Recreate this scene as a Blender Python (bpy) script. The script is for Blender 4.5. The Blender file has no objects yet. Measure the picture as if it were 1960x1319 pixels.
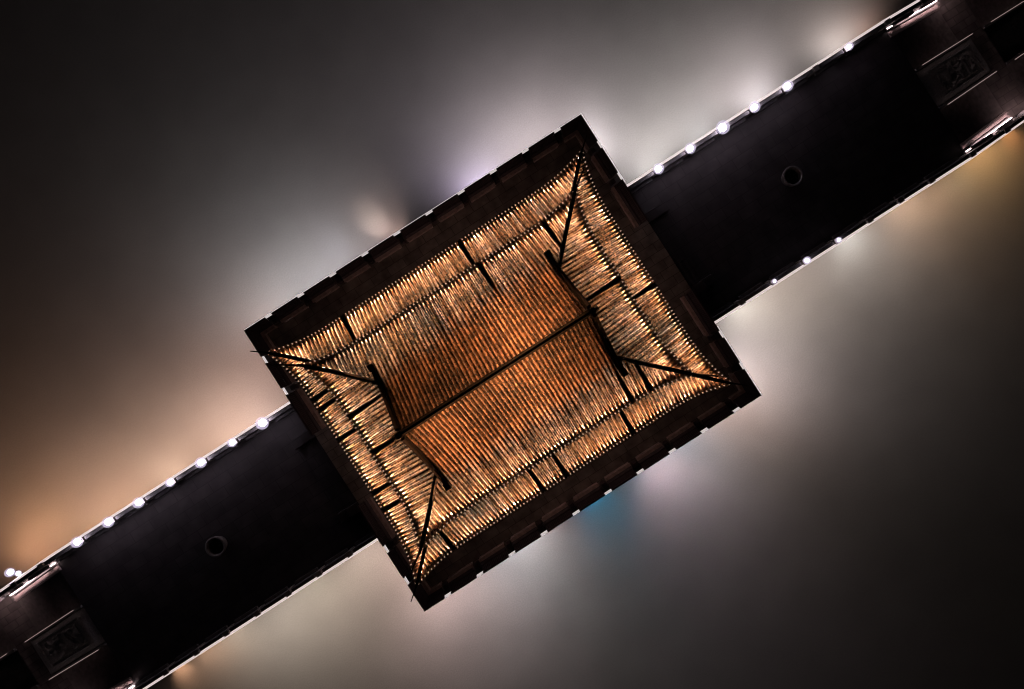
import bpy, math, random
from mathutils import Vector, Matrix, noise
random.seed(7)
sc = bpy.context.scene
COL = sc.collection
R = math.radians

# ------------------------------------------------------------------ camera
# X runs along the bridge, Y across it, the walkway surface is z = 0, metres
F = 1244.4                       # focal length in pixels of the 1960 px wide photograph
HC = 28.0                        # camera height above the walkway
cam = bpy.data.cameras.new("camera")
cam_o = bpy.data.objects.new("camera", cam); COL.objects.link(cam_o)
cam_o.location = (0, 0, HC); cam_o.rotation_euler = (0, 0, R(-32.7))
cam.sensor_width = 36.0; cam.lens = 36.0 * F / 1960.0
cam.shift_x = -10 / 1960; cam.shift_y = -5.5 / 1960
cam.clip_end = 500
sc.camera = cam_o
sc.view_settings.view_transform = 'Standard'; sc.view_settings.look = 'None'
sc.cycles.filter_width = 1.1
sc.cycles.use_denoising = True; sc.cycles.denoising_prefilter = 'ACCURATE'
sc.view_settings.exposure = 0; sc.view_settings.gamma = 1

# ------------------------------------------------------------------ night sky
w = bpy.data.worlds.new("World"); sc.world = w; w.use_nodes = True
nt = w.node_tree; bg = nt.nodes["Background"]
sky = nt.nodes.new("ShaderNodeTexSky"); sky.sky_type = 'NISHITA'; sky.sun_disc = False
sky.sun_elevation = R(-4); sky.sun_rotation = R(200)
nt.links.new(sky.outputs[0], bg.inputs[0]); bg.inputs[1].default_value = 0.035

WATER_Z = -3.5
# floodlights hung under the edges of bridge and terrace, lighting the water:
# x, y, outward direction (x, y), colour, watts
FLOODS = [
(-25.35,3.31,-1.90,0.00,1.00,50,150,(1.00,0.48,0.26),159),
(-25.35,3.31,-1.50,0.00,1.00,60,90,(1.00,0.49,0.24),174),
(-23.80,3.31,-1.90,0.00,1.00,50,150,(1.00,0.50,0.26),95),
(-23.80,3.31,-1.50,0.00,1.00,60,90,(1.00,0.51,0.26),184),
(-22.25,3.31,-1.90,0.00,1.00,50,150,(1.00,0.54,0.30),59),
(-22.25,3.31,-1.90,0.00,1.00,66,150,(1.00,0.54,0.30),32),
(-20.70,3.31,-0.55,0.00,1.00,25,150,(1.00,0.58,0.38),553),
(-17.60,3.31,-0.55,0.00,1.00,25,150,(1.00,0.64,0.47),327),
(-17.60,3.31,-2.30,0.00,1.00,50,150,(1.00,0.70,0.53),66),
(-14.50,3.31,-0.55,0.00,1.00,25,150,(1.00,0.62,0.44),392),
(-12.95,3.31,-0.55,0.00,1.00,25,150,(1.00,0.71,0.62),545),
(9.95,3.31,-0.55,0.00,1.00,50,150,(1.00,0.94,0.95),302),
(9.95,3.31,-2.30,0.00,1.00,50,150,(0.99,0.98,1.00),58),
(11.50,3.31,-0.55,0.00,1.00,50,150,(1.00,0.94,0.94),399),
(13.05,3.31,-0.55,0.00,1.00,50,150,(1.00,0.93,0.93),22),
(13.05,3.31,-2.30,0.00,1.00,50,150,(0.92,0.95,1.00),76),
(14.60,3.31,-0.55,0.00,1.00,25,150,(1.00,0.93,0.95),25),
(14.60,3.31,-0.55,0.00,1.00,50,150,(1.00,0.90,0.90),41),
(16.15,3.31,-0.55,0.00,1.00,25,150,(1.00,0.90,0.92),301),
(16.15,3.31,-0.55,0.00,1.00,50,150,(1.00,0.87,0.88),237),
(16.15,3.31,-2.30,0.00,1.00,50,150,(0.93,0.89,1.00),103),
(20.80,3.31,-1.90,0.00,1.00,50,150,(1.00,0.88,0.86),254),
(22.35,3.31,-2.30,0.00,1.00,50,150,(1.00,0.60,0.48),48),
(-9.17,6.69,-0.55,0.00,1.00,50,150,(1.00,0.94,0.96),258),
(-8.00,6.69,-0.55,0.00,1.00,50,150,(0.93,0.95,1.00),158),
(-6.83,6.69,-0.55,0.00,1.00,50,150,(0.92,0.93,1.00),75),
(-5.66,6.69,-0.55,0.00,1.00,50,150,(0.97,0.92,1.00),475),
(-3.32,6.69,-2.30,0.00,1.00,50,150,(1.00,0.76,0.74),41),
(-3.32,6.69,-1.50,0.00,1.00,60,90,(1.00,0.84,0.84),67),
(-2.15,6.69,-1.50,0.00,1.00,60,90,(1.00,0.74,0.74),14),
(-2.15,6.69,-2.80,0.00,1.00,65,80,(1.00,0.67,0.59),93),
(-2.15,6.69,-0.55,0.00,1.00,34,44,(1.00,0.73,0.68),37),
(2.53,6.69,-2.30,0.00,1.00,50,150,(0.77,0.66,1.00),280),
(4.87,6.69,-0.55,0.00,1.00,50,150,(1.00,0.89,0.96),701),
(7.21,6.69,-0.55,0.00,1.00,25,150,(1.00,0.87,0.94),284),
(7.53,6.09,-0.55,1.00,0.00,50,150,(1.00,0.89,0.95),11),
(7.53,6.09,-2.30,1.00,0.00,50,150,(1.00,0.93,1.00),257),
(-9.47,6.09,-0.55,-1.00,0.00,25,150,(1.00,0.64,0.59),213),
(-22.25,-4.13,-2.80,0.00,-1.00,40,80,(1.00,0.55,0.32),65),
(-20.70,-4.13,-2.30,0.00,-1.00,50,150,(1.00,0.61,0.40),90),
(-19.15,-4.13,-2.30,0.00,-1.00,50,150,(1.00,0.80,0.62),63),
(-17.60,-4.13,-0.55,0.00,-1.00,50,150,(1.00,0.87,0.76),277),
(-16.05,-4.13,-0.55,0.00,-1.00,50,150,(1.00,0.86,0.73),295),
(-14.50,-4.13,-0.55,0.00,-1.00,50,150,(1.00,0.84,0.68),48),
(-14.50,-4.13,-2.30,0.00,-1.00,50,150,(1.00,0.97,0.71),24),
(-12.95,-4.13,-0.55,0.00,-1.00,50,150,(1.00,0.82,0.68),315),
(-11.40,-4.13,-0.55,0.00,-1.00,50,150,(1.00,0.79,0.69),124),
(-11.40,-4.13,-2.30,0.00,-1.00,50,150,(1.00,0.80,0.67),47),
(-9.85,-4.13,-2.30,0.00,-1.00,50,150,(1.00,0.75,0.69),20),
(9.95,-4.13,-0.55,0.00,-1.00,50,150,(1.00,0.93,0.92),86),
(9.95,-4.13,-2.30,0.00,-1.00,50,150,(1.00,0.98,0.88),85),
(11.50,-4.13,-0.55,0.00,-1.00,25,150,(1.00,0.84,0.72),371),
(11.50,-4.13,-0.55,0.00,-1.00,50,150,(1.00,0.86,0.78),13),
(13.05,-4.13,-0.55,0.00,-1.00,25,150,(1.00,0.78,0.65),15),
(14.60,-4.13,-0.55,0.00,-1.00,25,150,(1.00,0.84,0.77),158),
(16.15,-4.13,-0.55,0.00,-1.00,25,150,(1.00,0.89,0.84),28),
(16.15,-4.13,-2.30,0.00,-1.00,50,150,(0.96,1.00,0.98),94),
(17.70,-4.13,-0.55,0.00,-1.00,25,150,(1.00,0.81,0.70),227),
(19.25,-4.13,-0.55,0.00,-1.00,25,150,(1.00,0.73,0.57),9),
(19.25,-4.13,-2.30,0.00,-1.00,50,150,(1.00,0.65,0.43),89),
(20.80,-4.13,-1.90,0.00,-1.00,25,150,(1.00,0.60,0.33),23),
(20.80,-4.13,-1.90,0.00,-1.00,50,150,(1.00,0.61,0.37),133),
(22.35,-4.13,-1.90,0.00,-1.00,66,150,(0.99,1.00,0.65),31),
(23.90,-4.13,-1.90,0.00,-1.00,25,150,(1.00,0.56,0.23),184),
(25.45,-4.13,-2.80,0.00,-1.00,40,80,(1.00,0.41,0.14),40),
(-9.17,-7.51,-0.55,0.00,-1.00,50,150,(1.00,0.75,0.75),616),
(-6.83,-7.51,-0.55,0.00,-1.00,50,150,(1.00,0.78,0.76),32),
(-5.66,-7.51,-0.55,0.00,-1.00,50,150,(0.89,0.92,1.00),444),
(-4.49,-7.51,-0.55,0.00,-1.00,50,150,(0.77,0.84,1.00),88),
(-4.49,-7.51,-2.30,0.00,-1.00,50,150,(1.00,0.90,0.88),110),
(-3.32,-7.51,-0.55,0.00,-1.00,50,150,(0.77,0.84,1.00),0),
(-3.32,-7.51,-2.30,0.00,-1.00,50,150,(1.00,0.00,0.00),17),
(-0.98,-7.51,-2.30,0.00,-1.00,52,80,(0.00,0.52,1.00),70),
(1.36,-7.51,-0.55,0.00,-1.00,66,150,(0.00,1.00,0.04),17),
(1.36,-7.51,-1.50,0.00,-1.00,60,90,(0.30,0.40,1.00),60),
(2.53,-7.51,-0.55,0.00,-1.00,50,150,(0.77,0.84,1.00),11),
(2.53,-7.51,-2.30,0.00,-1.00,50,150,(0.77,0.84,1.00),28),
(2.53,-7.51,-1.50,0.00,-1.00,60,90,(1.00,0.61,0.67),377),
(3.70,-7.51,-0.55,0.00,-1.00,25,150,(0.77,0.84,1.00),481),
(6.04,-7.51,-2.30,0.00,-1.00,50,150,(1.00,0.63,0.50),23),
(7.21,-7.51,-0.55,0.00,-1.00,25,150,(1.00,0.72,0.63),466),
(-9.47,-5.81,-2.30,-1.00,0.00,50,150,(1.00,0.69,0.63),110),
(7.53,-6.91,-0.55,1.00,0.00,50,150,(1.00,0.89,0.94),640),
(-9.47,-6.91,-0.55,-1.00,0.00,50,150,(1.00,0.71,0.66),291),
(-2.45,6.69,-1.60,-0.13,0.99,46,38,(1.00,0.78,0.71),311),
(3.08,6.69,-1.60,-0.15,0.99,42,60,(0.99,1.00,0.97),30),
(-4.69,6.69,-1.60,-0.12,0.99,47,38,(0.77,0.81,1.00),72),
(-1.10,-7.60,-0.55,0.00,-1.00,30,70,(0.00,0.50,1.00),70),
]
#FLOODS#

def spot(name, loc, direction, col, watts, size=150, soft=0.12):
    l = bpy.data.lights.new(name, 'SPOT'); l.energy = watts; l.color = col
    l.spot_size = R(size); l.spot_blend = 1.0; l.shadow_soft_size = soft
    o = bpy.data.objects.new(name, l); COL.objects.link(o); o.location = loc
    o.rotation_euler = Vector(direction).to_track_quat('-Z', 'Y').to_euler()
    return o
for (fx, fy, fz, dx, dy, tilt, size, col, e) in FLOODS:
    q = R(tilt); spot("floodlight_beam", (fx, fy, fz), (dx * math.sin(q), dy * math.sin(q), -math.cos(q)), col, e * 1.05, size)

# ------------------------------------------------------------------ helpers
class MB:
    def __init__(s): s.v = []; s.f = []; s.m = []; s.t = []
    def vert(s, p, tone=0.5): s.v.append(tuple(p)); s.t.append(tone); return len(s.v) - 1
    def face(s, ids, m=0): s.f.append(tuple(ids)); s.m.append(m)
    def poly(s, pts, m=0, tone=0.5): s.face([s.vert(p, tone) for p in pts], m)
    def box(s, x0, x1, y0, y1, z0, z1, m=0, tone=0.5):
        i = [s.vert(p, tone) for p in ((x0,y0,z0),(x1,y0,z0),(x1,y1,z0),(x0,y1,z0),(x0,y0,z1),(x1,y0,z1),(x1,y1,z1),(x0,y1,z1))]
        for q in ((0,3,2,1),(4,5,6,7),(0,1,5,4),(1,2,6,5),(2,3,7,6),(3,0,4,7)): s.face([i[k] for k in q], m)
    def hexa(s, bottom, top, m=0, tone=0.5):
        i = [s.vert(p, tone) for p in list(bottom) + list(top)]
        for q in ((0,3,2,1),(4,5,6,7),(0,1,5,4),(1,2,6,5),(2,3,7,6),(3,0,4,7)): s.face([i[k] for k in q], m)
    def sweep(s, pts, prof, m=0, up=Vector((0,0,1)), scale=None):
        """profile (side, height) swept along a polyline, ends closed"""
        rings = []; n = len(prof)
        for k, p in enumerate(pts):
            p = Vector(p)
            a = Vector(pts[max(k-1, 0)]); b = Vector(pts[min(k+1, len(pts)-1)])
            t = (b - a).normalized(); side = t.cross(up).normalized(); u = side.cross(t).normalized()
            sc_ = scale[k] if scale else 1
            rings.append([s.vert(p + side * q[0] * sc_ + u * q[1] * sc_) for q in prof])
        for a, b in zip(rings, rings[1:]):
            for k in range(n): s.face((a[k], a[(k+1) % n], b[(k+1) % n], b[k]), m)
        s.face(rings[0][::-1], m); s.face(rings[-1], m)
    def lathe(s, prof, c, n=32, m=0):
        rings = []
        for r_, z in prof:
            rings.append([s.vert((c[0] + r_*math.cos(2*math.pi*k/n), c[1] + r_*math.sin(2*math.pi*k/n), c[2] + z)) for k in range(n)])
        for a, b in zip(rings, rings[1:]):
            for k in range(n): s.face((a[k], a[(k+1) % n], b[(k+1) % n], b[k]), m)
        s.face(rings[0][::-1], m); s.face(rings[-1], m)
    def build(s, name, mats, parent=None, smooth=False, loc=None, bevel=0):
        me = bpy.data.meshes.new(name); me.from_pydata(s.v, [], s.f)
        if not isinstance(mats, (list, tuple)): mats = [mats]
        for q in mats: me.materials.append(q)
        me.polygons.foreach_set("material_index", s.m)
        if smooth: me.polygons.foreach_set("use_smooth", [True] * len(s.f))
        at = me.attributes.new("tone", 'FLOAT', 'POINT'); at.data.foreach_set("value", s.t)
        me.update()
        o = bpy.data.objects.new(name, me); COL.objects.link(o)
        if parent: o.parent = parent
        if bevel:
            b = o.modifiers.new("bevel", 'BEVEL'); b.width = bevel; b.segments = 2; b.limit_method = 'ANGLE'
        return o

def tag(o, label=None, cat=None, group=None, kind=None):
    if label: o["label"] = label
    if cat: o["category"] = cat
    if group: o["group"] = group
    if kind: o["kind"] = kind
    return o
def thing(name, label, cat, loc=(0, 0, 0), group=None):
    o = bpy.data.objects.new(name, None); COL.objects.link(o); o.location = loc
    return tag(o, label, cat, group)

def mat(name, col, rough=0.7, var=0.3, scale=6.0, bump=0.0, metal=0.0, tone=0.0, spec=0.4, joints=None, detail=6):
    m = bpy.data.materials.new(name); m.use_nodes = True; t = m.node_tree; N = t.nodes; L = t.links
    b = N["Principled BSDF"]; b.inputs["Roughness"].default_value = rough; b.inputs["Metallic"].default_value = metal
    b.inputs["Specular IOR Level"].default_value = spec
    tc = N.new("ShaderNodeTexCoord"); nz = N.new("ShaderNodeTexNoise"); nz.inputs["Scale"].default_value = scale; nz.inputs["Detail"].default_value = detail
    L.new(tc.outputs["Object"], nz.inputs["Vector"])
    rp = N.new("ShaderNodeValToRGB"); rp.color_ramp.elements[0].position = 0.3; rp.color_ramp.elements[1].position = 0.7
    rp.color_ramp.elements[0].color = [c * (1 - var) for c in col] + [1]; rp.color_ramp.elements[1].color = [min(1, c * (1 + var)) for c in col] + [1]
    L.new(nz.outputs["Fac"], rp.inputs[0]); out = rp.outputs[0]
    if tone:
        at = N.new("ShaderNodeAttribute"); at.attribute_name = "tone"
        mr = N.new("ShaderNodeMapRange"); mr.inputs[3].default_value = 1 - tone; mr.inputs[4].default_value = 1 + tone; L.new(at.outputs["Fac"], mr.inputs[0])
        mx = N.new("ShaderNodeMix"); mx.data_type = 'RGBA'; mx.blend_type = 'MULTIPLY'; mx.inputs[0].default_value = 1
        L.new(out, mx.inputs[6]); L.new(mr.outputs[0], mx.inputs[7]); out = mx.outputs[2]
    h = nz.outputs["Fac"]
    if joints:
        bw, bh, dark = joints
        bk = N.new("ShaderNodeTexBrick"); L.new(tc.outputs["Object"], bk.inputs["Vector"])
        bk.inputs["Scale"].default_value = 1; bk.inputs["Brick Width"].default_value = bw; bk.inputs["Row Height"].default_value = bh
        bk.inputs["Mortar Size"].default_value = 0.012; bk.inputs["Color1"].default_value = (1,1,1,1); bk.inputs["Color2"].default_value = (.72,.72,.72,1); bk.inputs["Mortar"].default_value = (dark,dark,dark,1)
        mx = N.new("ShaderNodeMix"); mx.data_type = 'RGBA'; mx.blend_type = 'MULTIPLY'; mx.inputs[0].default_value = 1
        L.new(out, mx.inputs[6]); L.new(bk.outputs["Color"], mx.inputs[7]); out = mx.outputs[2]
    L.new(out, b.inputs["Base Color"])
    if bump:
        bp = N.new("ShaderNodeBump"); bp.inputs["Strength"].default_value = bump; bp.inputs["Distance"].default_value = 0.02
        L.new(h, bp.inputs["Height"]); L.new(bp.outputs[0], b.inputs["Normal"])
    return m
def glow(name, col, strength, base=(0.8, 0.8, 0.8)):
    m = bpy.data.materials.new(name); m.use_nodes = True; b = m.node_tree.nodes["Principled BSDF"]
    b.inputs["Base Color"].default_value = (*base, 1); b.inputs["Emission Color"].default_value = (*col, 1); b.inputs["Emission Strength"].default_value = strength
    return m

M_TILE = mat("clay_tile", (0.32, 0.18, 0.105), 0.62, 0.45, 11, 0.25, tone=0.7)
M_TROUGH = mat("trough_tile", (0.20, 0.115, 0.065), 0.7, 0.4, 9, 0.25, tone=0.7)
def weather(m, lo, hi, dark):
    """black weathering and moss in patches of its own shape, over the tile colour"""
    t = m.node_tree; N = t.nodes; L = t.links; b = N["Principled BSDF"]; src = b.inputs["Base Color"].links[0].from_socket
    tc = N.new("ShaderNodeTexCoord"); a = N.new("ShaderNodeTexNoise"); a.inputs["Scale"].default_value = 0.55; a.inputs["Detail"].default_value = 3
    c = N.new("ShaderNodeTexNoise"); c.inputs["Scale"].default_value = 13; c.inputs["Detail"].default_value = 4
    L.new(tc.outputs["Object"], a.inputs["Vector"]); L.new(tc.outputs["Object"], c.inputs["Vector"])
    ad = N.new("ShaderNodeMath"); ad.operation = 'ADD'; L.new(a.outputs["Fac"], ad.inputs[0]); L.new(c.outputs["Fac"], ad.inputs[1])
    r = N.new("ShaderNodeMapRange"); r.inputs[1].default_value = lo; r.inputs[2].default_value = hi; r.inputs[3].default_value = 1.0; r.inputs[4].default_value = dark
    L.new(ad.outputs[0], r.inputs[0])
    mx = N.new("ShaderNodeMix"); mx.data_type = 'RGBA'; mx.blend_type = 'MULTIPLY'; mx.inputs[0].default_value = 1
    L.new(src, mx.inputs[6]); L.new(r.outputs[0], mx.inputs[7]); L.new(mx.outputs[2], b.inputs["Base Color"])
weather(M_TILE, 0.96, 1.16, 0.10); weather(M_TROUGH, 0.98, 1.2, 0.15)
M_RIDGE = mat("ridge_tile", (0.018, 0.014, 0.013), 0.8, 0.3, 8, 0.3, spec=0.08)
M_WOOD = mat("dark_wood", (0.05, 0.03, 0.022), 0.55, 0.35, 5, 0.2)
M_RED = mat("red_lacquer", (0.16, 0.03, 0.02), 0.45, 0.3, 4)
M_PLASTER = mat("plaster", (0.35, 0.30, 0.25), 0.8, 0.15, 3)
M_BENCH = mat("bench_wood", (0.035, 0.022, 0.024), 0.5, 0.35, 6, 0.2)
M_FLOOR = mat("terrace_paving", (0.17, 0.14, 0.12), 0.75, 0.4, 2.2, 0.3, joints=(0.8, 0.4, 0.35))
M_DECK = mat("walkway_paving", (0.042, 0.033, 0.036), 0.7, 0.3, 1.6, 0.3, joints=(1.0, 0.5, 0.4))
M_STONE = mat("granite", (0.30, 0.27, 0.26), 0.7, 0.25, 12, 0.2)
M_DSTONE = mat("weathered_granite", (0.12, 0.11, 0.115), 0.75, 0.35, 8, 0.3)
M_CARVE = mat("carved_stone", (0.55, 0.52, 0.52), 0.7, 0.3, 14, 0.3)
M_VAT = mat("glazed_vat", (0.16, 0.14, 0.14), 0.45, 0.3, 10)
M_BLACK = mat("black_water", (0.006, 0.006, 0.007), 0.3, 0.2, 4)
M_HOUSING = mat("lamp_housing", (0.10, 0.10, 0.11), 0.4, 0.1, 8, metal=0.6)
M_STEEL = mat("brushed_steel", (0.55, 0.5, 0.5), 0.35, 0.1, 20, metal=0.9)
G_STRIP = glow("led_strip", (1.0, 0.84, 0.82), 0.72)
G_STRIP_T = glow("led_strip_terrace", (1.0, 0.90, 0.88), 0.6)
G_LAMP = glow("lamp_lens", (0.97, 0.86, 1.0), 48)
G_LAMP_D = glow("lamp_lens_dim", (0.95, 0.86, 1.0), 9)
G_TILE = glow("tile_lamp_lens", (1.0, 0.60, 0.42), 0.4)

# ------------------------------------------------------------------ water
def water_material():
    m = mat("murky_water", (0.30, 0.285, 0.27), 0.45, 0.06, 0.5, 0, spec=0.25)
    t = m.node_tree; N = t.nodes; L = t.links
    n2 = N.new("ShaderNodeTexNoise"); n2.inputs["Scale"].default_value = 22; n2.inputs["Detail"].default_value = 8
    tc = N.new("ShaderNodeTexCoord"); L.new(tc.outputs["Object"], n2.inputs["Vector"])
    n3 = N.new("ShaderNodeTexNoise"); n3.inputs["Scale"].default_value = 17; n3.inputs["Detail"].default_value = 3; L.new(tc.outputs["Object"], n3.inputs["Vector"])
    mr = N.new("ShaderNodeMapRange"); mr.inputs[1].default_value = 0.3; mr.inputs[2].default_value = 0.7; mr.inputs[3].default_value = 0.90; mr.inputs[4].default_value = 1.10; L.new(n3.outputs["Fac"], mr.inputs[0])
    pb = N["Principled BSDF"]; src = pb.inputs["Base Color"].links[0].from_socket
    mx = N.new("ShaderNodeMix"); mx.data_type = 'RGBA'; mx.blend_type = 'MULTIPLY'; mx.inputs[0].default_value = 1
    L.new(src, mx.inputs[6]); L.new(mr.outputs[0], mx.inputs[7]); L.new(mx.outputs[2], pb.inputs["Base Color"])   # camera grain imitated by fine speckle in the colour
    bp = N.new("ShaderNodeBump"); bp.inputs["Strength"].default_value = 0.30; bp.inputs["Distance"].default_value = 0.02
    L.new(n2.outputs["Fac"], bp.inputs["Height"]); L.new(bp.outputs[0], N["Principled BSDF"].inputs["Normal"])
    return m
b = MB(); b.poly(((-160,-160,0),(160,-160,0),(160,160,0),(-160,160,0)))
wo = b.build("water", water_material()); wo.location.z = WATER_Z; tag(wo, kind="structure")

# ------------------------------------------------------------------ frame of the place
PX, PY = -0.97, -0.41            # centre of the pavilion and axis of the bridge
TZ = 0.60                        # terrace floor
HX, HY = 8.34, 6.94              # half size of the terrace slab
BH = 3.44                        # half width of the bridge body
XR0, XL0 = 20.7, -21.9           # where the end stairs begin
DROP = 1.4

# ------------------------------------------------------------------ bridge body
bridge = thing("stone_bridge", "long dark stone bridge crossing the whole picture beneath the pavilion", "bridge", (0, PY, 0))
def arch_body(x0, x1, spans, half, ztop0):
    """side outline with arched openings, extruded across the bridge"""
    b = MB(); low = [(x0, WATER_Z - 0.6)]
    for (a, c) in spans:
        r_ = (c - a) / 2; n = 14
        low.append((a, WATER_Z - 0.6))
        for k in range(n + 1):
            q = math.pi - math.pi * k / n
            low.append(((a + c) / 2 + r_ * math.cos(q), WATER_Z - 0.2 + (ztop0 - WATER_Z - 0.5) * math.sin(q)))
        low.append((c, WATER_Z - 0.6))
    low.append((x1, WATER_Z - 0.6))
    for k in range(len(low) - 1):
        p, q = low[k], low[k+1]
        if abs(p[0] - q[0]) > 1e-5:
            b.poly(((p[0], -half, p[1]), (q[0], -half, q[1]), (q[0], -half, ztop0), (p[0], -half, ztop0)))
            b.poly(((q[0], half, q[1]), (p[0], half, p[1]), (p[0], half, ztop0), (q[0], half, ztop0)))
        b.poly(((p[0], half, p[1]), (q[0], half, q[1]), (q[0], -half, q[1]), (p[0], -half, p[1])))
    for x, sgn in ((x0, -1), (x1, 1)):
        b.poly([(x, -half * sgn, WATER_Z - 0.6), (x, half * sgn, WATER_Z - 0.6), (x, half * sgn, ztop0), (x, -half * sgn, ztop0)])
    return b
TR, TL = PX + HX, PX - HX
def spans(x0, x1, n):
    wd = (x1 - x0) / n
    return [(x0 + wd * k + 0.5, x0 + wd * (k + 1) - 0.5) for k in range(n)]
arch_body(TR, XR0, spans(TR, XR0, 2), BH - 0.15, -0.25).build("arch_wall", M_DSTONE, bridge)
arch_body(XL0, TL, spans(XL0, TL, 2), BH - 0.15, -0.25).build("arch_wall", M_DSTONE, bridge)
b = MB(); b.box(TR + 0.003, XR0, -BH, BH, -0.247, 0); b.build("deck", M_DECK, bridge)
b = MB(); b.box(XL0, TL - 0.003, -BH, BH, -0.247, 0); b.build("deck", M_DECK, bridge)

def end_flight(sg, X0):
    """stairs with a carved centre slab going down away from the pavilion, sg = +1 to the right, -1 to the left"""
    def bx(b, xa, xb, y0, y1, z0, z1, m=0): b.box(min(xa*sg, xb*sg), max(xa*sg, xb*sg), y0, y1, z0, z1, m)
    x0 = X0 * sg; n = 14; run = 0.245; rise = DROP / n
    st = thing("stone_staircase", None, None, (0, PY, 0))
    for flight in (0, 1):
        xs = x0 + flight * (n * run + 1.25); zt = -DROP * flight
        for (ya, yb) in ((-2.72, -1.02), (1.02, 2.72)):
            steps = MB()
            for k in range(n):
                bx(steps, xs + k * run, xs + (k + 1) * run, ya, yb, -4.1, zt - (k + 1) * rise)
                bx(steps, xs + k * run - 0.02, xs + k * run + 0.001 - 0.003, ya, yb, zt - k * rise - 0.05, zt - k * rise - 0.003)
            steps.build("flight", M_STONE2, st)
        if flight:
            pl = MB(); bx(pl, xs, xs + n * run, -0.88, 0.88, -4.1, zt - DROP - .02); pl.build('slab_bed', M_DSTONE, st)
        L = n * run; LP = L + 0.5
        for s2 in (-1, 1):                                     # broad cheek walls
            y0, y1 = sorted((s2 * 2.74, s2 * 2.99))
            c = MB()
            p = [(xs - 0.1, zt + 0.07), (xs + L + 0.1, zt - DROP - 0.01)]
            c.hexa([(p[0][0]*sg, y0, -4), (p[1][0]*sg, y0, -4), (p[1][0]*sg, y1, -4), (p[0][0]*sg, y1, -4)][::sg],
                   [(p[0][0]*sg, y0, p[0][1]), (p[1][0]*sg, y0, p[1][1]), (p[1][0]*sg, y1, p[1][1]), (p[0][0]*sg, y1, p[0][1])][::sg])
            y2, y3 = sorted((s2 * 2.80, s2 * 2.86))
            c.hexa([(p[0][0]*sg, y2, p[0][1] + .002), (p[1][0]*sg, y2, p[1][1] + .002), (p[1][0]*sg, y3, p[1][1] + .002), (p[0][0]*sg, y3, p[0][1] + .002)][::sg],
                   [(p[0][0]*sg, y2, p[0][1] + .05), (p[1][0]*sg, y2, p[1][1] + .05), (p[1][0]*sg, y3, p[1][1] + .05), (p[0][0]*sg, y3, p[0][1] + .05)][::sg])
            c.build("cheek_wall", M_PINK, st)
            c = MB(); y4, y5 = sorted((s2 * 3.06, s2 * 3.21))
            c.hexa([(p[0][0]*sg, y4, -4), (p[1][0]*sg, y4, -4), (p[1][0]*sg, y5, -4), (p[0][0]*sg, y5, -4)][::sg],
                   [(p[0][0]*sg, y4, p[0][1] - .05), (p[1][0]*sg, y4, p[1][1] - .05), (p[1][0]*sg, y5, p[1][1] - .05), (p[0][0]*sg, y5, p[0][1] - .05)][::sg])
            c.build('curb', M_DSTONE, st)
            c = MB(); ys = s2 * 3.13
            c.sweep([((xs - 0.1)*sg, ys, zt + 0.14), ((xs + L + 0.1)*sg, ys, zt - DROP + 0.06)], [(-.016, -.02), (.016, -.02), (.016, .02), (-.016, .02)])
            c.build("light_strip", G_STAIR, st)
            c = MB(); ys = s2 * 1.0                            # thin bright rail beside the carved slab
            c.sweep([((xs + 0.2)*sg, ys, zt + 0.30), ((xs + LP*0.985)*sg, ys, zt - DROP + 0.33)], [(-.012, -.012), (.012, -.012), (.012, .012), (-.012, .012)])
            c.build("rail", G_RAIL_SHEEN, st)
            c = MB(); y0, y1 = sorted((s2 * 0.90, s2 * 1.015))
            c.hexa([((xs)*sg, y0, -4), ((xs + LP)*sg, y0, -4), ((xs + LP)*sg, y1, -4), ((xs)*sg, y1, -4)][::sg],
                   [((xs)*sg, y0, zt + .12), ((xs + LP)*sg, y0, zt - DROP + .14), ((xs + LP)*sg, y1, zt - DROP + .14), ((xs)*sg, y1, zt + .12)][::sg])
            c.build("curb", M_DSTONE, st)
        # carved slab: a relief of swirling clouds
        if flight: continue
        c = MB(); nx, ny = 84, 48; idx = []
        for i in range(nx + 1):
            row = []
            for j in range(ny + 1):
                u, v = i / nx, j / ny
                x = xs + 0.42 + u * (LP - 0.65); y = -0.80 + 1.60 * v
                z = zt - DROP * (x - xs) / LP + 0.10
                e = min(u * 7, (1 - u) * 7, v * 5, (1 - v) * 5, 1)
                q = Vector((x * 1.9, y * 1.9, 3.1 * sg + flight))
                sw = noise.noise(q + 1.3 * Vector((noise.noise(q * 0.9), noise.noise(q * 0.9 + Vector((5, 1, 2))), 0)))
                z += e * (0.035 * math.sin(sw * 9) + 0.04 * sw) if e >= 1 else 0.06 * (e < 0.45)
                row.append(c.vert((x * sg, y, z)))
            idx.append(row)
        for i in range(nx):
            for j in range(ny):
                f = (idx[i][j], idx[i+1][j], idx[i+1][j+1], idx[i][j+1]); c.face(f if sg > 0 else f[::-1])
        c.build("carved_slab", M_CARVE, st)
        c = MB()
        c.hexa([(xs*sg, -0.88, -4), ((xs+LP)*sg, -0.88, -4), ((xs+LP)*sg, 0.88, -4), (xs*sg, 0.88, -4)][::sg],
               [(xs*sg, -0.88, zt - 0.02), ((xs+LP)*sg, -0.88, zt - DROP + 0.04), ((xs+LP)*sg, 0.88, zt - DROP + 0.04), (xs*sg, 0.88, zt - 0.02)][::sg])
        c.build("slab_bed", M_CARVE, st)
        if flight == 0:
            c = MB(); bx(c, xs + L + 0.003, xs + L + 1.247, -3.3, 3.3, -4, -DROP - 0.004); c.build("landing", M_LAND, st)
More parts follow.
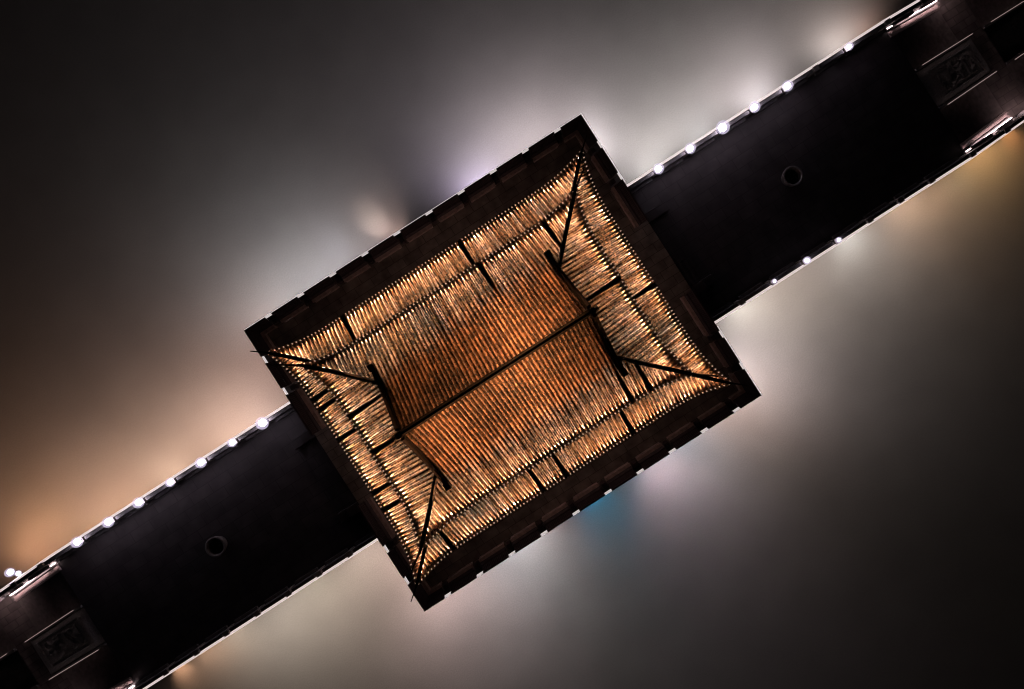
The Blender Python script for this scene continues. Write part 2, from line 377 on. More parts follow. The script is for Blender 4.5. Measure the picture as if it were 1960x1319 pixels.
    # sloping outer strips of the bridge beside the stairs
    for s2 in (-1, 1):
        y0, y1 = sorted((s2 * 3.22, s2 * BH))
        c = MB(); xe = x0 + 9.0; ze = -2.4
        c.hexa([(x0*sg, y0, -4.1), (xe*sg, y0, -4.1), (xe*sg, y1, -4.1), (x0*sg, y1, -4.1)][::sg],
               [(x0*sg, y0, -0.002), (xe*sg, y0, ze), (xe*sg, y1, ze), (x0*sg, y1, -0.002)][::sg])
        c.build("side_ramp", M_DSTONE, st)
    return st
M_STONE2 = mat("step_stone", (0.22, 0.18, 0.175), 0.7, 0.3, 5, 0.25)
M_PINK = mat("cheek_granite", (0.50, 0.38, 0.37), 0.6, 0.2, 14, 0.15)
M_LAND = mat("landing_paving", (0.17, 0.135, 0.13), 0.7, 0.3, 3, 0.25, joints=(0.7, 0.35, 0.3))
G_STAIR = glow('stair_strip', (1.0, 0.78, 0.78), 20.0)
G_RAIL_SHEEN = glow("rail_sheen", (1.0, 0.72, 0.66), 0.35, (0.5, 0.4, 0.4))  # faint emission standing in for light reflected by the metal rails
tag(end_flight(1, XR0), "stone stairs with carved centre slab going down at the upper right end of the bridge", "staircase", "stairs at the bridge ends")
tag(end_flight(-1, XL0), "stone stairs with carved centre slab going down at the lower left end of the bridge", "staircase", "stairs at the bridge ends")

# ------------------------------------------------------------------ bridge railings: panels between low posts, a light strip outside
K = 28.0 / F
def railing(sg, s2, gaps, label):
    """sg: end of the bridge (+1 upper right), s2: side (+1 upper left water, -1 lower right water); gaps: x of the low posts"""
    y_in, y_out = s2 * 3.20, s2 * 3.355
    xa = TR + 0.12 if sg > 0 else TL - 0.12
    xe = (XR0 if sg > 0 else XL0); xend = xe + sg * 9.0
    def zof(x):
        d = (x - xe) * sg
        return 0.0 if d < 0 else -2.4 * d / 9.0
    r_ = thing("railing", label, "railing", (0, PY, 0), "railings along the bridge edges")
    half_gap = 0.20
    edges = [xa] + [v for g in gaps for v in (g - sg * half_gap, g + sg * half_gap)] + [xend]
    for a, c in zip(edges[0::2], edges[1::2]):
        if abs(c - a) < 0.25: continue
        za, zc = zof(a), zof(c)
        def slab(b, y0, y1, z0, z1):
            y0, y1 = sorted((y0, y1)); p, q = (a, c) if a < c else (c, a); zp, zq = (za, zc) if a < c else (zc, za)
            b.hexa([(p, y0, zp + z0), (q, y0, zq + z0), (q, y1, zq + z0), (p, y1, zp + z0)], [(p, y0, zp + z1), (q, y0, zq + z1), (q, y1, zq + z1), (p, y1, zp + z1)])
        p = MB(); slab(p, y_in + s2 * 0.03, y_out - s2 * 0.03, 0.002, 0.60); pn = p.build("panel", M_DSTONE, r_)
        p = MB(); slab(p, y_in, y_out, 0.603, 0.72); p.build("handrail", M_DSTONE, r_, bevel=0.025)
        p = MB(); slab(p, y_in - s2 * 0.10, y_in + s2 * 0.027, 0.002, 0.12); p.build("base_curb", M_DSTONE, r_)
    for g in gaps:
        z = zof(g); y0, y1 = sorted((s2 * 3.18, s2 * 3.40))
        p = MB(); p.box(g - 0.10, g + 0.10, y0 + .02, y1 - .02, z - .06, z + 0.68)
        p.box(g - 0.12, g + 0.12, y0, y1, z + 0.683, z + 0.73); p.build("post", M_STONE, r_)
    p = MB(); pts = [(xa - sg * 0.05, s2 * 3.50, 0.02), (xe, s2 * 3.50, 0.02), (xend, s2 * 3.50, zof(xend) + 0.02)]
    wdt = 0.048
    p.sweep(pts, [(-wdt, -.05), (wdt, -.05), (wdt, .02), (wdt * .5, .05), (-wdt * .5, .05), (-wdt, .02)]); p.build("light_strip", G_STRIP, r_)
    p = MB(); p.sweep([(q[0], s2 * 3.47, q[2] - 0.11) for q in pts], [(-.05, -.04), (.05, -.04), (.05, .04), (-.05, .04)]); p.build("strip_tray", M_HOUSING, r_)
    return r_
gR = [401.8, 473.2, 545.8, 618, 692, 762, 832]; gL = [-489, -558, -627.7, -697.8, -768, -836, -906]
K2 = K * 0.978
gxR = [s * K2 for s in gR] + [905 * K, 966 * 0.0233, 1012 * 0.0236, 1058 * 0.0238]
gxL = [s * K2 for s in gL] + [-975 * K, -1023 * 0.0232, -1064 * 0.0235]
railing(1, 1, gxR, "stone railing with bright lamps on the upper side of the right arm of the bridge")
railing(1, -1, gxR, "stone railing with small lamps on the lower side of the right arm of the bridge")
railing(-1, 1, gxL, "stone railing with bright lamps on the upper side of the left arm of the bridge")
railing(-1, -1, gxL, "stone railing with small posts on the lower side of the left arm of the bridge")

# lamps standing on the low posts
M_HALO = bpy.data.materials.new("lamp_halo"); M_HALO.use_nodes = True  # see-through glowing shell around each lamp, imitating its halo
t_ = M_HALO.node_tree; t_.nodes.clear(); o_ = t_.nodes.new("ShaderNodeOutputMaterial"); x_ = t_.nodes.new("ShaderNodeMixShader"); x_.inputs[0].default_value = 0.28
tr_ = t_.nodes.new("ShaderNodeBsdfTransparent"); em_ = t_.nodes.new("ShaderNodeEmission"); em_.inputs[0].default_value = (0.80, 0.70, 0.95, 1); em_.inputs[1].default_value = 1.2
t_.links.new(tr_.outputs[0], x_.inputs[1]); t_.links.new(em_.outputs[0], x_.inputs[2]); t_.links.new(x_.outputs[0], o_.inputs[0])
def lamp_mesh(rad):
    h = MB(); h.lathe([(rad * .6, 0), (rad * .6, 0.03), (rad * .66, 0.04), (rad * .66, 0.07)], (0, 0, 0), 20)
    d = MB(); d.lathe([(rad * math.sin(q), 0.06 + rad * (0.8 - math.cos(q))) for q in [0.75 + k * 2.36 / 9 for k in range(10)]], (0, 0, 0), 24)
    return h, d
def post_lamp(x, y, z, rad, lens, label, group):
    o = thing("floodlight", label, "lamp", (x, y, z), group)
    rad *= 0.76
    h, d = lamp_mesh(rad); h.build("housing", M_HOUSING, o, smooth=True); d.build("lens", lens, o, smooth=True)
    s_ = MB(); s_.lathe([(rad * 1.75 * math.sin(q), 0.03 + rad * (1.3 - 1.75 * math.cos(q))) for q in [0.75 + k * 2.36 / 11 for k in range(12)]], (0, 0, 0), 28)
    s_.build("halo", M_HALO, o, smooth=True)
    return o
ORD = ["nearest", "second", "third", "fourth", "fifth", "sixth", "seventh"]
yl = PY + 3.40
for side, gs, order in (("right", gR, [0, 1, 2, 3, 4, 6]), ("left", gL, range(7))):
    for n_, k in enumerate(order):
        rad = {("right", 2): 0.21, ("right", 6): 0.12, ("left", 1): 0.14, ("left", 0): 0.20, ("left", 3): 0.14}.get((side, k), 0.17)
        w_ = ORD[n_] if n_ else "nearest lamp"
        lab = (f"bright white lamp nearest the pavilion on the upper rail of the {side} bridge arm" if n_ == 0 else
               f"bright white lamp, {ORD[n_]} from the pavilion on the upper rail of the {side} bridge arm")
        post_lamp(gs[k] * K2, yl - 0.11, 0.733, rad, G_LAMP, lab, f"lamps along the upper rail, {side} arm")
yl2 = PY - 3.38
for n_, k in enumerate((1, 2, 3)):
    rad = (0.075, 0.12, 0.09)[n_]
    lab = (f"small white lamp nearest the pavilion on the lower rail of the right bridge arm" if n_ == 0 else
           f"small white lamp, {ORD[n_]} from the pavilion on the lower rail of the right bridge arm")
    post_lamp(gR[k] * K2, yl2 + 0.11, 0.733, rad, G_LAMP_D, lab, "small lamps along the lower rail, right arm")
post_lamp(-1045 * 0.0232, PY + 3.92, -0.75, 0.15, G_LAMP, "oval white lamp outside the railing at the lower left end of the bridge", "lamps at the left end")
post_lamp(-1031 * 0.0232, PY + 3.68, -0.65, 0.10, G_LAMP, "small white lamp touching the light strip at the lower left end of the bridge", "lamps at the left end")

# round vats on the axis of the walkway
for (x, lab) in ((615 * 0.0221, "round stone vat with dark hollow on the right arm of the bridge"), (-698 * 0.0221, "round stone vat with dark hollow on the left arm of the bridge")):
    v = thing("stone_vat", lab, "vat", (x, PY, 0), "vats on the walkway")
    p = MB(); p.lathe([(0.26, 0), (0.33, 0.10), (0.40, 0.32), (0.42, 0.48), (0.43, 0.54), (0.41, 0.56), (0.35, 0.555), (0.33, 0.40), (0.30, 0.25)], (0, 0, 0), 40); p.build("bowl", M_VAT, v, smooth=True)
    p = MB(); p.lathe([(0.05, 0.30), (0.31, 0.302), (0.28, 0.306), (0.02, 0.307)], (0, 0, 0), 32); p.build("water_surface", M_BLACK, v)

# ------------------------------------------------------------------ terrace
terrace = thing("terrace", "square dark paved stone terrace under the pavilion with a light strip around it", "terrace", (PX, PY, 0))
b = MB(); b.box(-HX, HX, -HY, HY, -0.05, TZ); b.build("floor", M_FLOOR, terrace)
b = arch_body(-HX + .3, HX - .3, [(-6.6, -2.6), (-2.0, 2.0), (2.6, 6.6)], HY - 0.3, -0.053); b.build("arch_wall", M_DSTONE, terrace)
EX, EY = 8.42, 7.02
def strip_run(a, c, name="light_strip"):
    p = MB(); p.sweep([a, c], [(-.065, -.05), (.065, -.05), (.065, .02), (.03, .05), (-.03, .05), (-.065, .02)]); return p.build(name, G_STRIP_T, terrace)
for s2 in (-1, 1):
    strip_run((-EX - .055, s2 * EY, 0.45), (EX + .055, s2 * EY, 0.45))
    for s1 in (-1, 1):
        strip_run((s1 * EX, s2 * (BH + 0.18), 0.45), (s1 * EX, s2 * (EY - .065), 0.45))
# steps between terrace and walkway
for sg in (1, -1):
    p = MB()
    for k in range(4):
        xa = HX + 0.26 * k; zt = TZ - 0.12 * (k + 1)
        x0, x1 = sorted((sg * (xa + 0.003), sg * (xa + 0.26)))
        p.box(x0, x1, -1.62, 1.62, 0.002, zt)
    p.build("steps", M_DECK, terrace)
    for s2 in (-1, 1):
        y0, y1 = sorted((s2 * 1.63, s2 * 2.05))
        p = MB(); x0, x1 = sorted((sg * (HX + 0.003), sg * (HX + 0.62))); p.box(x0, x1, y0, y1, 0.002, 0.55)
        x0, x1 = sorted((sg * (HX + 0.623), sg * (HX + 1.15))); p.box(x0, x1, y0, y1, 0.002, 0.33)
        p.build("step_cheek", M_DECK, terrace, bevel=0.02)

# benches with outward leaning backs
def bench(u0, u1, place, label, ends=True):
    """u along the edge; place(u, v, z) turns (along, outward distance, height) into a point. v = 0 is the inner seat edge"""
    o = thing("bench", label, "bench", (0, 0, 0), "benches along the terrace edge")
    def hx(b, ua, ub, prof):
        bt = [place(ua, v, z) for v, z in prof]; tp = [place(ub, v, z) for v, z in prof]
        n = len(prof); i0 = [b.vert(p) for p in bt]; i1 = [b.vert(p) for p in tp]
        for k in range(n): b.face((i0[k], i0[(k+1) % n], i1[(k+1) % n], i1[k]))
        b.face(i0[::-1]); b.face(i1)
    p = MB(); hx(p, u0, u1, [(.07, 1.00), (0.34, 1.00), (0.34, 1.05), (.07, 1.05)]); hx(p, u0 + .02, u1 - .02, [(.10, TZ + .002), (.16, TZ + .002), (.16, .998), (.10, .998)])
    p.build("seat", M_SEAT, o)
    p = MB()
    hx(p, u0, u1, [(0.20, 1.052), (0.28, 1.052), (0.365, 1.16), (0.29, 1.16)])
    nb = max(2, int((u1 - u0) / 0.075))
    for k in range(nb):
        uc = u0 + (u1 - u0) * (k + 0.5) / nb
        hx(p, uc - .026, uc + .026, [(.325, 1.161), (.36, 1.161), (.45, 1.30), (.52, 1.449), (.485, 1.449), (.395, 1.31)])
    hx(p, u0, u1, [(0.46, 1.45), (0.53, 1.45), (0.545, 1.50), (0.535, 1.545), (0.47, 1.545), (0.455, 1.50)])
    bp_ = p.build("backrest", M_BENCH, o)
    p = MB(); hx(p, u0, u1, [(.395, 1.161), (.405, 1.161), (.53, 1.448), (.52, 1.448)]); p.build("back_board", M_BENCH, bp_)
    return o
M_SEAT = mat("seat_wood", (0.34, 0.25, 0.22), 0.5, 0.3, 7, 0.2)
OX, OY = 8.16 - 0.545, 6.81 - 0.545      # inner seat edge, so that the back top reaches 8.16 / 6.81
def place_y(s2): return lambda u, v, z: (PX + u, PY + s2 * (OY + v), z)
def place_x(s1): return lambda u, v, z: (PX + s1 * (OX + v), PY + u, z)
gp = 1.555; gw = 0.165
cnt = ["first", "second", "third", "fourth", "fifth", "sixth", "seventh", "eighth", "ninth"]
gY = [gp * (k - 4.5) for k in range(10)]
for s2, nm in ((1, "upper left"), (-1, "lower right")):
    for k in range(9):
        bench(gY[k] + gw, gY[k + 1] - gw, place_y(s2), f"dark wooden bench section, {cnt[k]} from the left along the {nm} terrace edge")
gX = [s * 0.02145 for s in (178.5, 250)]
for s1, nm in ((1, "right"), (-1, "left")):
    for s2, up in ((1, "upper"), (-1, "lower")):
        a, c = sorted((s2 * (gX[0] + gw), s2 * (gX[1] - gw)))
        bench(a, c, place_x(s1), f"dark wooden bench section just {'above' if s2 > 0 else 'below'} the bridge on the {nm} terrace edge")
        a, c = sorted((s2 * 1.72, s2 * (gX[0] - gw)))
        bench(a, c, place_x(s1), f"dark wooden bench section beside the {up} side of the {nm} terrace steps")
# corner benches: one L each
CORN = {(1, 1): "top", (1, -1): "right", (-1, -1): "bottom", (-1, 1): "left"}
for (s1, s2), nm in CORN.items():
    o = thing("corner_bench", f"dark angled corner bench at the {nm} corner of the terrace", "bench", (PX, PY, 0), "corner benches of the terrace")
    y0 = gX[1] + gw; x0 = gY[9] + gw
    def L_ring(b, prof):
        pts = []
        for (v, z) in prof:
            pts.append(((s1 * x0, s2 * (OY + v), z), (s1 * (OX + v), s2 * (OY + v), z), (s1 * (OX + v), s2 * y0, z)))
        n = len(prof); ids = [[b.vert(q[j]) for q in pts] for j in range(3)]
        for j in range(2):
            for k in range(n): b.face((ids[j][k], ids[j][(k+1) % n], ids[j+1][(k+1) % n], ids[j+1][k]))
        b.face(ids[0][::-1]); b.face(ids[2])
    p = MB(); L_ring(p, [(.07, 1.00), (0.34, 1.00), (0.34, 1.05), (.07, 1.05)]); L_ring(p, [(.10, TZ + .002), (.16, TZ + .002), (.16, .998), (.10, .998)]); p.build("seat", M_SEAT, o)
    p = MB(); L_ring(p, [(0.20, 1.052), (0.30, 1.052), (.44, 1.26), (.53, 1.45), (0.545, 1.50), (0.535, 1.545), (0.47, 1.545), (0.455, 1.50), (.46, 1.44), (.38, 1.26)]); p.build("backrest", M_BENCH, o)
# low stone stub posts standing in the gaps
for s2 in (1, -1):
    for g in gY:
        p = MB(); y0, y1 = sorted((s2 * (OY + 0.18), s2 * (OY + 0.36))); p.box(g - .09, g + .09, y0, y1, TZ + .002, 1.12); p.build("stub_post", M_BENCH, terrace)
for s1 in (1, -1):
    for s2 in (1, -1):
        for g in gX:
            p = MB(); x0, x1 = sorted((s1 * (OX + 0.18), s1 * (OX + 0.36))); p.box(x0, x1, s2*g - .09, s2*g + .09, TZ + .002, 1.12); p.build("stub_post", M_BENCH, terrace)

# ------------------------------------------------------------------ pavilion
pav = thing("pavilion", "double eaved pavilion with glowing orange tiled roof in the middle of the bridge", "pavilion", (PX, PY, 0))
PITCH = 0.134
class Roof:
    def __init__(s, A, B, ze, a, c, Lc, O, U, d0):
        s.A, s.B, s.ze, s.a, s.c, s.Lc, s.O, s.U, s.d0 = A, B, ze, a, c, Lc, O, U, d0
    def corner(s, e, half): return max(0.0, (abs(e) - (half - s.Lc)) / s.Lc)
    def dstart(s, e, half): return -s.O * min(s.corner(e, half), 1.12) ** 2.2
    def z(s, e, half, d):
        c = min(s.corner(e, half), 1.15)
        return s.ze + d * (s.a + s.c * max(d, 0)) + s.U * c ** 2.2 * max(0.0, 1 - max(d, 0) / s.d0)
    def point(s, side, e, d):
        """side 0: +y, 1: -y, 2: +x, 3: -x; e along the eave, d inwards from the eave line"""
        if side < 2:
            sg = 1 if side == 0 else -1
            return Vector((e, sg * (s.B - d), s.z(e, s.A, d)))
        sg = 1 if side == 2 else -1
        return Vector((sg * (s.A - d), e, s.z(e, s.B, d)))
UP = Roof(4.81, 3.19, 7.50, 0.307, 0.12, 1.7, 0.17, 0.50, 1.5)
LO = Roof(5.985, 4.376, 5.90, 0.30, 0.12, 1.9, 0.19, 0.55, 1.9)
XG = 3.20                                         # verge plane of the gables
def dmax(roof, side, e):
    half = roof.A if side < 2 else roof.B
    hip = half - abs(e)
    if roof is UP:
        if side < 2: return roof.B if abs(e) <= XG else hip
        return min(hip, roof.A - 3.06)
    return min(hip, 2.03)

LAMPS = []                                        # (roof, side, matrix)
def dead_rows(roof, side, e, table):
    return any(abs(e - q) < 0.068 for q in table.get(side, ()))
kU, kL = 0.01647, 0.01776
cxU, cyU, cxL, cyL = -58.9, -25.0, -54.7, -23.1
DEAD_U = {0: [(16.5 - cxU) * kU, (166 - cxU) * kU], 1: [(123.6 - cxU) * kU, (165 - cxU) * kU], 2: [(-2 - cyU) * kU], 3: [(56 - cyU) * kU, (-27 - cyU) * kU]}
DEAD_L = {0: [(12.4 - cxL) * kL, (-258 - cxL) * kL], 1: [(96 - cxL) * kL, (-57 - cxL) * kL, (-115 - cxL) * kL, (-314 - cxL) * kL],
          2: [(-50 - cyL) * kL], 3: [(v - cyL) * kL for v in (119.7, 92.8, 23.4, -96, -129)]}

def tile_slope(roof, side, parent, name, dead):
    half = roof.A if side < 2 else roof.B
    nrow = int((half + roof.O * 0.75) / PITCH)
    b = MB(); pans = MB()
    def P(e, d, off):                             # point off the roof surface along its normal
        p = roof.point(side, e, d); q = roof.point(side, e, d + 0.02)
        t = (q - p).normalized()
        ax = Vector((1, 0, 0)) if side < 2 else Vector((0, 1, 0))
        nrm = ax.cross(t).normalized()
        if nrm.z < 0: nrm = -nrm
        return p + nrm * off
    # half round tube tiles
    for k in range(-nrow, nrow + 1):
        e = k * PITCH
        d0 = roof.dstart(e, half); d1 = dmax(roof, side, e)
        if d1 - d0 < 0.06: continue
        n = max(1, round((d1 - d0) / 0.165)); prev = None
        for i in range(n):
            da = d0 + (d1 - d0) * i / n; db = d0 + (d1 - d0) * (i + 1) / n + 0.012
            tone = random.random(); jit = random.uniform(-.004, .004)
            ra, rb = 0.041 + random.uniform(-.002, .002), 0.034
            ring = []
            for (d, r_) in ((da, ra), (db, rb)):
                ring.append([b.vert(P(e + jit - r_ * math.cos(math.pi * q / 5), min(d, d1), 0.010 + r_ * 1.3 * math.sin(math.pi * q / 5)), tone) for q in range(6)])
            for q in range(5): b.face((ring[0][q], ring[0][q+1], ring[1][q+1], ring[1][q]))
            b.face(ring[0][::-1]) 
            if i == 0:                            # round end tile at the eave
                c = P(e, d0, 0.012)
                t = (roof.point(side, e, d0 + .02) - roof.point(side, e, d0)).normalized()
                ids = []
                for q in range(10):
                    an = 2 * math.pi * q / 10
                    ax = Vector((1, 0, 0)) if side < 2 else Vector((0, 1, 0))
                    up = ax.cross(t).normalized(); up = up if up.z > 0 else -up
                    ids.append(b.vert(c - t * 0.012 + ax * 0.042 * math.cos(an) + up * (0.042 * math.sin(an)), tone))
                b.face(ids)
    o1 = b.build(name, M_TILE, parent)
    # stepped trough tiles between the tubes
    for k in range(-nrow - 1, nrow + 1):
        e = (k + 0.5) * PITCH
        d0 = roof.dstart(e, half); d1 = min(max(dmax(roof, side, e - PITCH / 2), dmax(roof, side, e + PITCH / 2)), dmax(roof, side, e) + PITCH / 2)
        if d1 - d0 < 0.05: continue
        n = max(1, round((d1 - d0) / 0.055))
        h_ = PITCH / 2
        for i in range(n):
            da = d0 + (d1 - d0) * i / n; db = d0 + (d1 - d0) * (i + 1) / n
            tone = random.random(); lip = 0.016 + random.uniform(-.003, .003)
            A_ = [pans.vert(P(e - h_, da, 0.008 + lip), tone), pans.vert(P(e, da, -0.030 + lip), tone), pans.vert(P(e + h_, da, 0.008 + lip), tone)]
            B_ = [pans.vert(P(e - h_, db, 0.008), tone), pans.vert(P(e, db, -0.030), tone), pans.vert(P(e + h_, db, 0.008), tone)]
            C_ = [pans.vert(P(e - h_, da, 0.006), tone), pans.vert(P(e, da, -0.032), tone), pans.vert(P(e + h_, da, 0.006), tone)]
            for q in (0, 1):
                pans.face((A_[q], A_[q+1], B_[q+1], B_[q])); pans.face((C_[q], C_[q+1], A_[q+1], A_[q]))
        # lamp in the trough at the eave
        if not dead_rows(roof, side, e, dead):
            p = P(e, d0 + 0.03, 0.0); t = (roof.point(side, e, d0 + .06) - roof.point(side, e, d0 + .02)).normalized()
            ax = Vector((1, 0, 0)) if side < 2 else Vector((0, 1, 0)); up = ax.cross(t).normalized()
            if up.z < 0: up = -up; ax = -ax
            # local x across, y up the slope, z off the roof
            M_ = Matrix.Identity(4)
            xx = t.cross(up)
            for r_ in range(3): M_[r_][0] = xx[r_]; M_[r_][1] = t[r_]; M_[r_][2] = up[r_]; M_[r_][3] = p[r_]
            LAMPS.append((roof, side, M_))
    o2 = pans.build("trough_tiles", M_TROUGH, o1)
    # boarding under the tiles
    s_ = MB(); ne, nd = 60, 14; top = []; bot = []
    for i in range(ne + 1):
        e = (-1 + 2 * i / ne) * (half + roof.O * 0.9); d0 = roof.dstart(e, half) + 0.04; d1 = max(dmax(roof, side, e), d0 + 0.01)
        top.append([s_.vert(P(e, d0 + (d1 - d0) * j / nd, -0.05)) for j in range(nd + 1)]); bot.append([s_.vert(P(e, d0 + (d1 - d0) * j / nd, -0.12)) for j in range(nd + 1)])
    for i in range(ne):
        for j in range(nd):
            s_.face((top[i][j], top[i+1][j], top[i+1][j+1], top[i][j+1])); s_.face((bot[i][j], bot[i][j+1], bot[i+1][j+1], bot[i+1][j]))
        s_.face((top[i][0], bot[i][0], bot[i+1][0], top[i+1][0]))
    s_.build("boarding", M_WOOD, o1)
    return o1
roofs = []
SIDES = ("upper_roof", "lower_roof")
for side in range(4): roofs.append((LO, side, tile_slope(LO, side, pav, "lower_roof", DEAD_L)))
for side in range(4): roofs.append((UP, side, tile_slope(UP, side, pav, "upper_roof", DEAD_U)))
ROOF_OBJ = {(id(r_), s_): o for r_, s_, o in roofs}

# tile lamps
def lamp_parts(b, M_):
    def q(x, y, z): return M_ @ Vector((x, y, z))
    # a small crescent fitting: low body with a sloping lens towards the tiles
    wd, hh, dp = 0.026, 0.042, 0.018
    v = [q(-wd, -.01, -.012), q(wd, -.01, -.012), q(wd, dp, -.012), q(-wd, dp, -.012), q(-wd * .8, -.01, hh), q(wd * .8, -.01, hh), q(wd * .7, dp - .004, hh - .004), q(-wd * .7, dp - .004, hh - .004)]
    i = [b.vert(p) for p in v]
    for f, m in (((0,3,2,1),0), ((4,5,6,7),1), ((0,1,5,4),0), ((1,2,6,5),0), ((2,3,7,6),1), ((3,0,4,7),0)): b.face([i[k] for k in f], m)
# the lamps have aged unevenly: a few strengths shared by all of them
TL_DATA = []
for k_, (e_, c_) in enumerate(((4300, (1.0, 0.70, 0.46)), (3300, (1.0, 0.67, 0.40)), (5800, (1.0, 0.72, 0.50)), (1900, (1.0, 0.64, 0.36)), (3400, (1.0, 0.69, 0.44)))):
    l = bpy.data.lights.new("tile_lamp_beam", 'SPOT'); l.energy = e_; l.color = c_
    l.spot_size = R(32); l.spot_blend = 0.85; l.shadow_soft_size = 0.012; TL_DATA.append(l)
def lamp_beam(M_):
    o = bpy.data.objects.new("tile_lamp_beam", random.choice(TL_DATA)); COL.objects.link(o)
    d = (M_.to_3x3() @ Vector((0, 1, -0.075))).normalized()
    o.location = (M_ @ Vector((0, 0.024, 0.020))) + Vector((PX, PY, 0))
    o.rotation_euler = d.to_track_quat('-Z', 'Y').to_euler(); o.scale = (0.5, 1, 1)
for q_ in LAMPS: lamp_beam(q_[2])
LAMPS.sort(key=lambda q: -q[2][2][3])
LAMPS_UP = [q for q in LAMPS if q[0] is UP and q[1] < 2]; rest = [q for q in LAMPS if not (q[0] is UP and q[1] < 2)]
LAMPS_UP.sort(key=lambda q: abs(q[2][0][3]))
rest += LAMPS_UP[100:]
proto = MB(); lamp_parts(proto, Matrix.Identity(4)); pm = None
for (r_, s_, M_) in LAMPS_UP[:100]:
    par = ROOF_OBJ[(id(r_), s_)]
    if pm is None:
        o = proto.build("tile_lamp", [M_HOUSING, G_TILE], par); pm = o
    else:
        o = pm.copy(); COL.objects.link(o); o.parent = par
    o.matrix_local = M_
b = MB()
for (r_, s_, M_) in rest: lamp_parts(b, M_)
tag(b.build("tile_lamp", [M_HOUSING, G_TILE], pav), kind="stuff")

# ridges
RP = [(-.085, -.10), (.085, -.10), (.085, .05), (.055, .06), (.055, .16), (.075, .17), (.075, .20), (.03, .235), (-.03, .235), (-.075, .20), (-.075, .17), (-.055, .16), (-.055, .06), (-.085, .05)]
zr = UP.z(0, UP.A, UP.B)
p = MB()
p.sweep([(-3.22, 0, zr + .09), (-3.05, 0, zr + .04), (-2.4, 0, zr), (2.4, 0, zr), (3.05, 0, zr + .04), (3.22, 0, zr + .09)], [(x_ * 1.15, z_ * 1.4) for x_, z_ in RP])
mr_ = p.build("main_ridge", M_RIDGE, pav)
for s1 in (-1, 1):                                # upswept ridge ends
    p = MB(); p.sweep([(s1 * 3.12, 0, zr + .28), (s1 * 3.24, 0, zr + .36), (s1 * 3.30, 0, zr + .48), (s1 * 3.27, 0, zr + .58)], [(-.07, -.10), (.07, -.10), (.07, .10), (-.07, .10)], scale=[1, .9, .7, .35], up=Vector((0, 1, 0)))
    p.build("ridge_finial", M_RIDGE, mr_)
for s1 in (-1, 1):
    for s2 in (-1, 1):                            # verge ridges down the gables
        pts = []
        for k in range(13):
            d = UP.B - 0.03 - (UP.B - 1.08) * k / 12
            pts.append((s1 * XG, s2 * (UP.B - d), UP.z(0, UP.A, d)))
        p = MB(); p.sweep(pts, [(x_ * .8, z_ * .95) for x_, z_ in RP]); vr = p.build("verge_ridge", M_RIDGE, pav)
        p = MB(); e_ = Vector(pts[-1]); p.box(e_.x - .10, e_.x + .10, e_.y - .12, e_.y + .12, e_.z - .05, e_.z + .34); p.build("end_block", M_RIDGE, vr, bevel=.03)
        # barge board under the verge and the gable wall
        p = MB()
        for k in range(12):
            a, c = pts[k], pts[k+1]; xo = s1 * 0.06
            x0, x1 = sorted((s1 * (XG + .02), s1 * (XG + .06)))
            y0, y1 = (a, c)
            lo, hi = ((a, c) if a[1] < c[1] else (c, a))
            p.hexa([(x0, lo[1], lo[2] - .30), (x1, lo[1], lo[2] - .30), (x1, hi[1], hi[2] - .30), (x0, hi[1], hi[2] - .30)], [(x0, lo[1], lo[2] - .02), (x1, lo[1], lo[2] - .02), (x1, hi[1], hi[2] - .02), (x0, hi[1], hi[2] - .02)])
        p.build("barge_board", M_WOOD, pav)
    p = MB(); ys = [i / 10 for i in range(-10, 11)]
    tp = [(s1 * 3.05, q * 2.0, UP.z(0, UP.A, UP.B - abs(q) * 2.0) - .06) for q in ys]
    p.poly([(s1 * 3.05, -2.0, 7.9), (s1 * 3.05, 2.0, 7.9)] + tp[::-1]); p.build("gable_wall", M_WOOD, pav)
def hip_points(roof, d_top, ext, zext, s1, s2):
    pts = []
    for k in range(15):
        d = d_top + (-roof.O - d_top) * k / 14
        x, y = roof.A - d, roof.B - d
        pts.append((s1 * x, s2 * y, roof.z(roof.A - d, roof.A, d)))
    x, y, z = pts[-1]
    for q in (0.33, 0.66, 1.0): pts.append((x + s1 * ext[0] * q, y + s2 * ext[1] * q, z + zext * q ** 1.6 + 0.10 * q))
    return pts
for s1 in (-1, 1):
    for s2 in (-1, 1):
        pts = hip_points(UP, UP.A - 3.25, (0.50, 0.36), 0.32, s1, s2)
        p = MB(); p.sweep(pts, [(x_ * .8, z_ * .9) for x_, z_ in RP], scale=[1] * 12 + [.9, .8, .7, .5, .38, .28]); p.build("hip_ridge", M_RIDGE, pav)
        pts = hip_points(LO, 1.95, (0.34, 0.28), 0.22, s1, s2)
        p = MB(); p.sweep(pts, [(x_ * .75, z_ * .85) for x_, z_ in RP], scale=[1] * 12 + [.9, .75, .6, .42, .32, .22]); p.build("hip_ridge", M_RIDGE, pav)
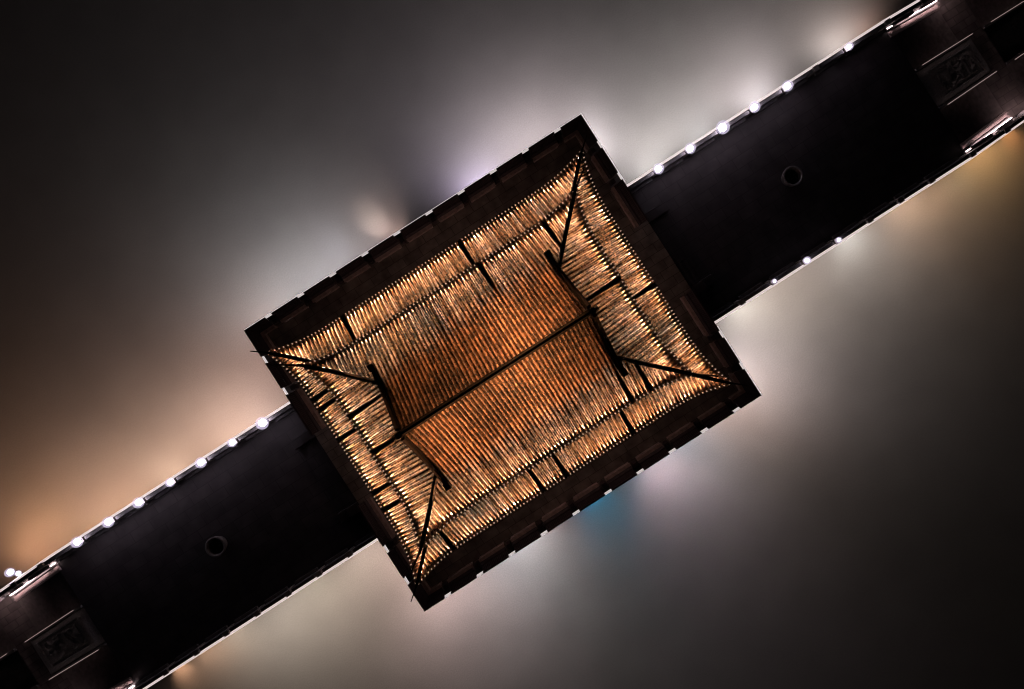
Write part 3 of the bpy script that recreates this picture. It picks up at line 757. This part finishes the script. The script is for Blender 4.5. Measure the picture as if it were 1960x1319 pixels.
# upper storey wall, eave soffits, columns and beams
p = MB(); p.box(-3.92, 3.92, -2.32, 2.32, 6.55, 7.75); p.build("upper_wall", M_RED, pav)
p = MB(); p.box(-4.2, 4.2, -2.7, 2.7, 5.35, 5.75); p.build("beam", M_RED, pav)
for x in (-4.6, -1.55, 1.55, 4.6):
    for y in (-3.1, 3.1):
        p = MB(); p.lathe([(.24, 0), (.26, .12), (.19, .16), (.18, 3.0), (.165, 5.5)], (0, 0, 0), 18)
        c = p.build("column", M_RED, pav, smooth=True); c.location = (x, y, TZ + .002)
p = MB(); p.box(-4.75, 4.75, -3.25, 3.25, 6.02, 6.10); p.build("ceiling", M_WOOD, pav)

# warm hall lamps under the eaves of the pavilion, their light spilling out over the terrace
for x in (-3.4, 0, 3.4):
    for y in (-1.9, 1.9):
        l = bpy.data.lights.new("hall_lamp", 'POINT'); l.energy = 36; l.color = (1, .68, .58); l.shadow_soft_size = 0.25
        o = bpy.data.objects.new("hall_lamp", l); COL.objects.link(o); o.location = (PX + x, PY + y, 4.6)

# lamps by the landings at both ends
for (x, y, e) in ((24.5, PY - 3.05, 60), (24.4, PY + 3.05, 30), (-25.6, PY + 3.05, 60), (-25.6, PY - 3.05, 25)):
    l = bpy.data.lights.new("landing_lamp", 'POINT'); l.energy = e * 0.15; l.color = (1, .74, .74); l.shadow_soft_size = 0.03
    o = bpy.data.objects.new("landing_lamp", l); COL.objects.link(o); o.location = (x, y, -0.62)

RBK = 8.8
# warm spots without fittings, added at the eaves to brighten courses below the main ridge
RB = {0: [(-3.9, 20), (-3.2, 26), (-2.6, 34), (-2.0, 36), (-1.5, 44), (-.9, 54), (-.4, 66), (.1, 84), (.55, 110), (.95, 150), (1.3, 170), (1.75, 120), (2.2, 110), (2.7, 80), (3.2, 70)],
      1: [(-3.7, 70), (-3.2, 100), (-2.7, 140), (-2.2, 170), (-1.7, 130), (-1.2, 110), (-.7, 110), (-.3, 130), (.15, 150), (.55, 190), (1.0, 150), (1.5, 120), (2.0, 90), (2.5, 60), (3.2, 45)]}
for side, lst in RB.items():
    for (x, e) in lst:
        p0 = UP.point(side, x, 0.15) + Vector((PX, PY, 0.20)); p1 = UP.point(side, x * 0.92, 3.0) + Vector((PX, PY, 0))
        spot("ridge_fill", p0, p1 - p0, (1.0, 0.40, 0.15), e * RBK, 36, 0.03)
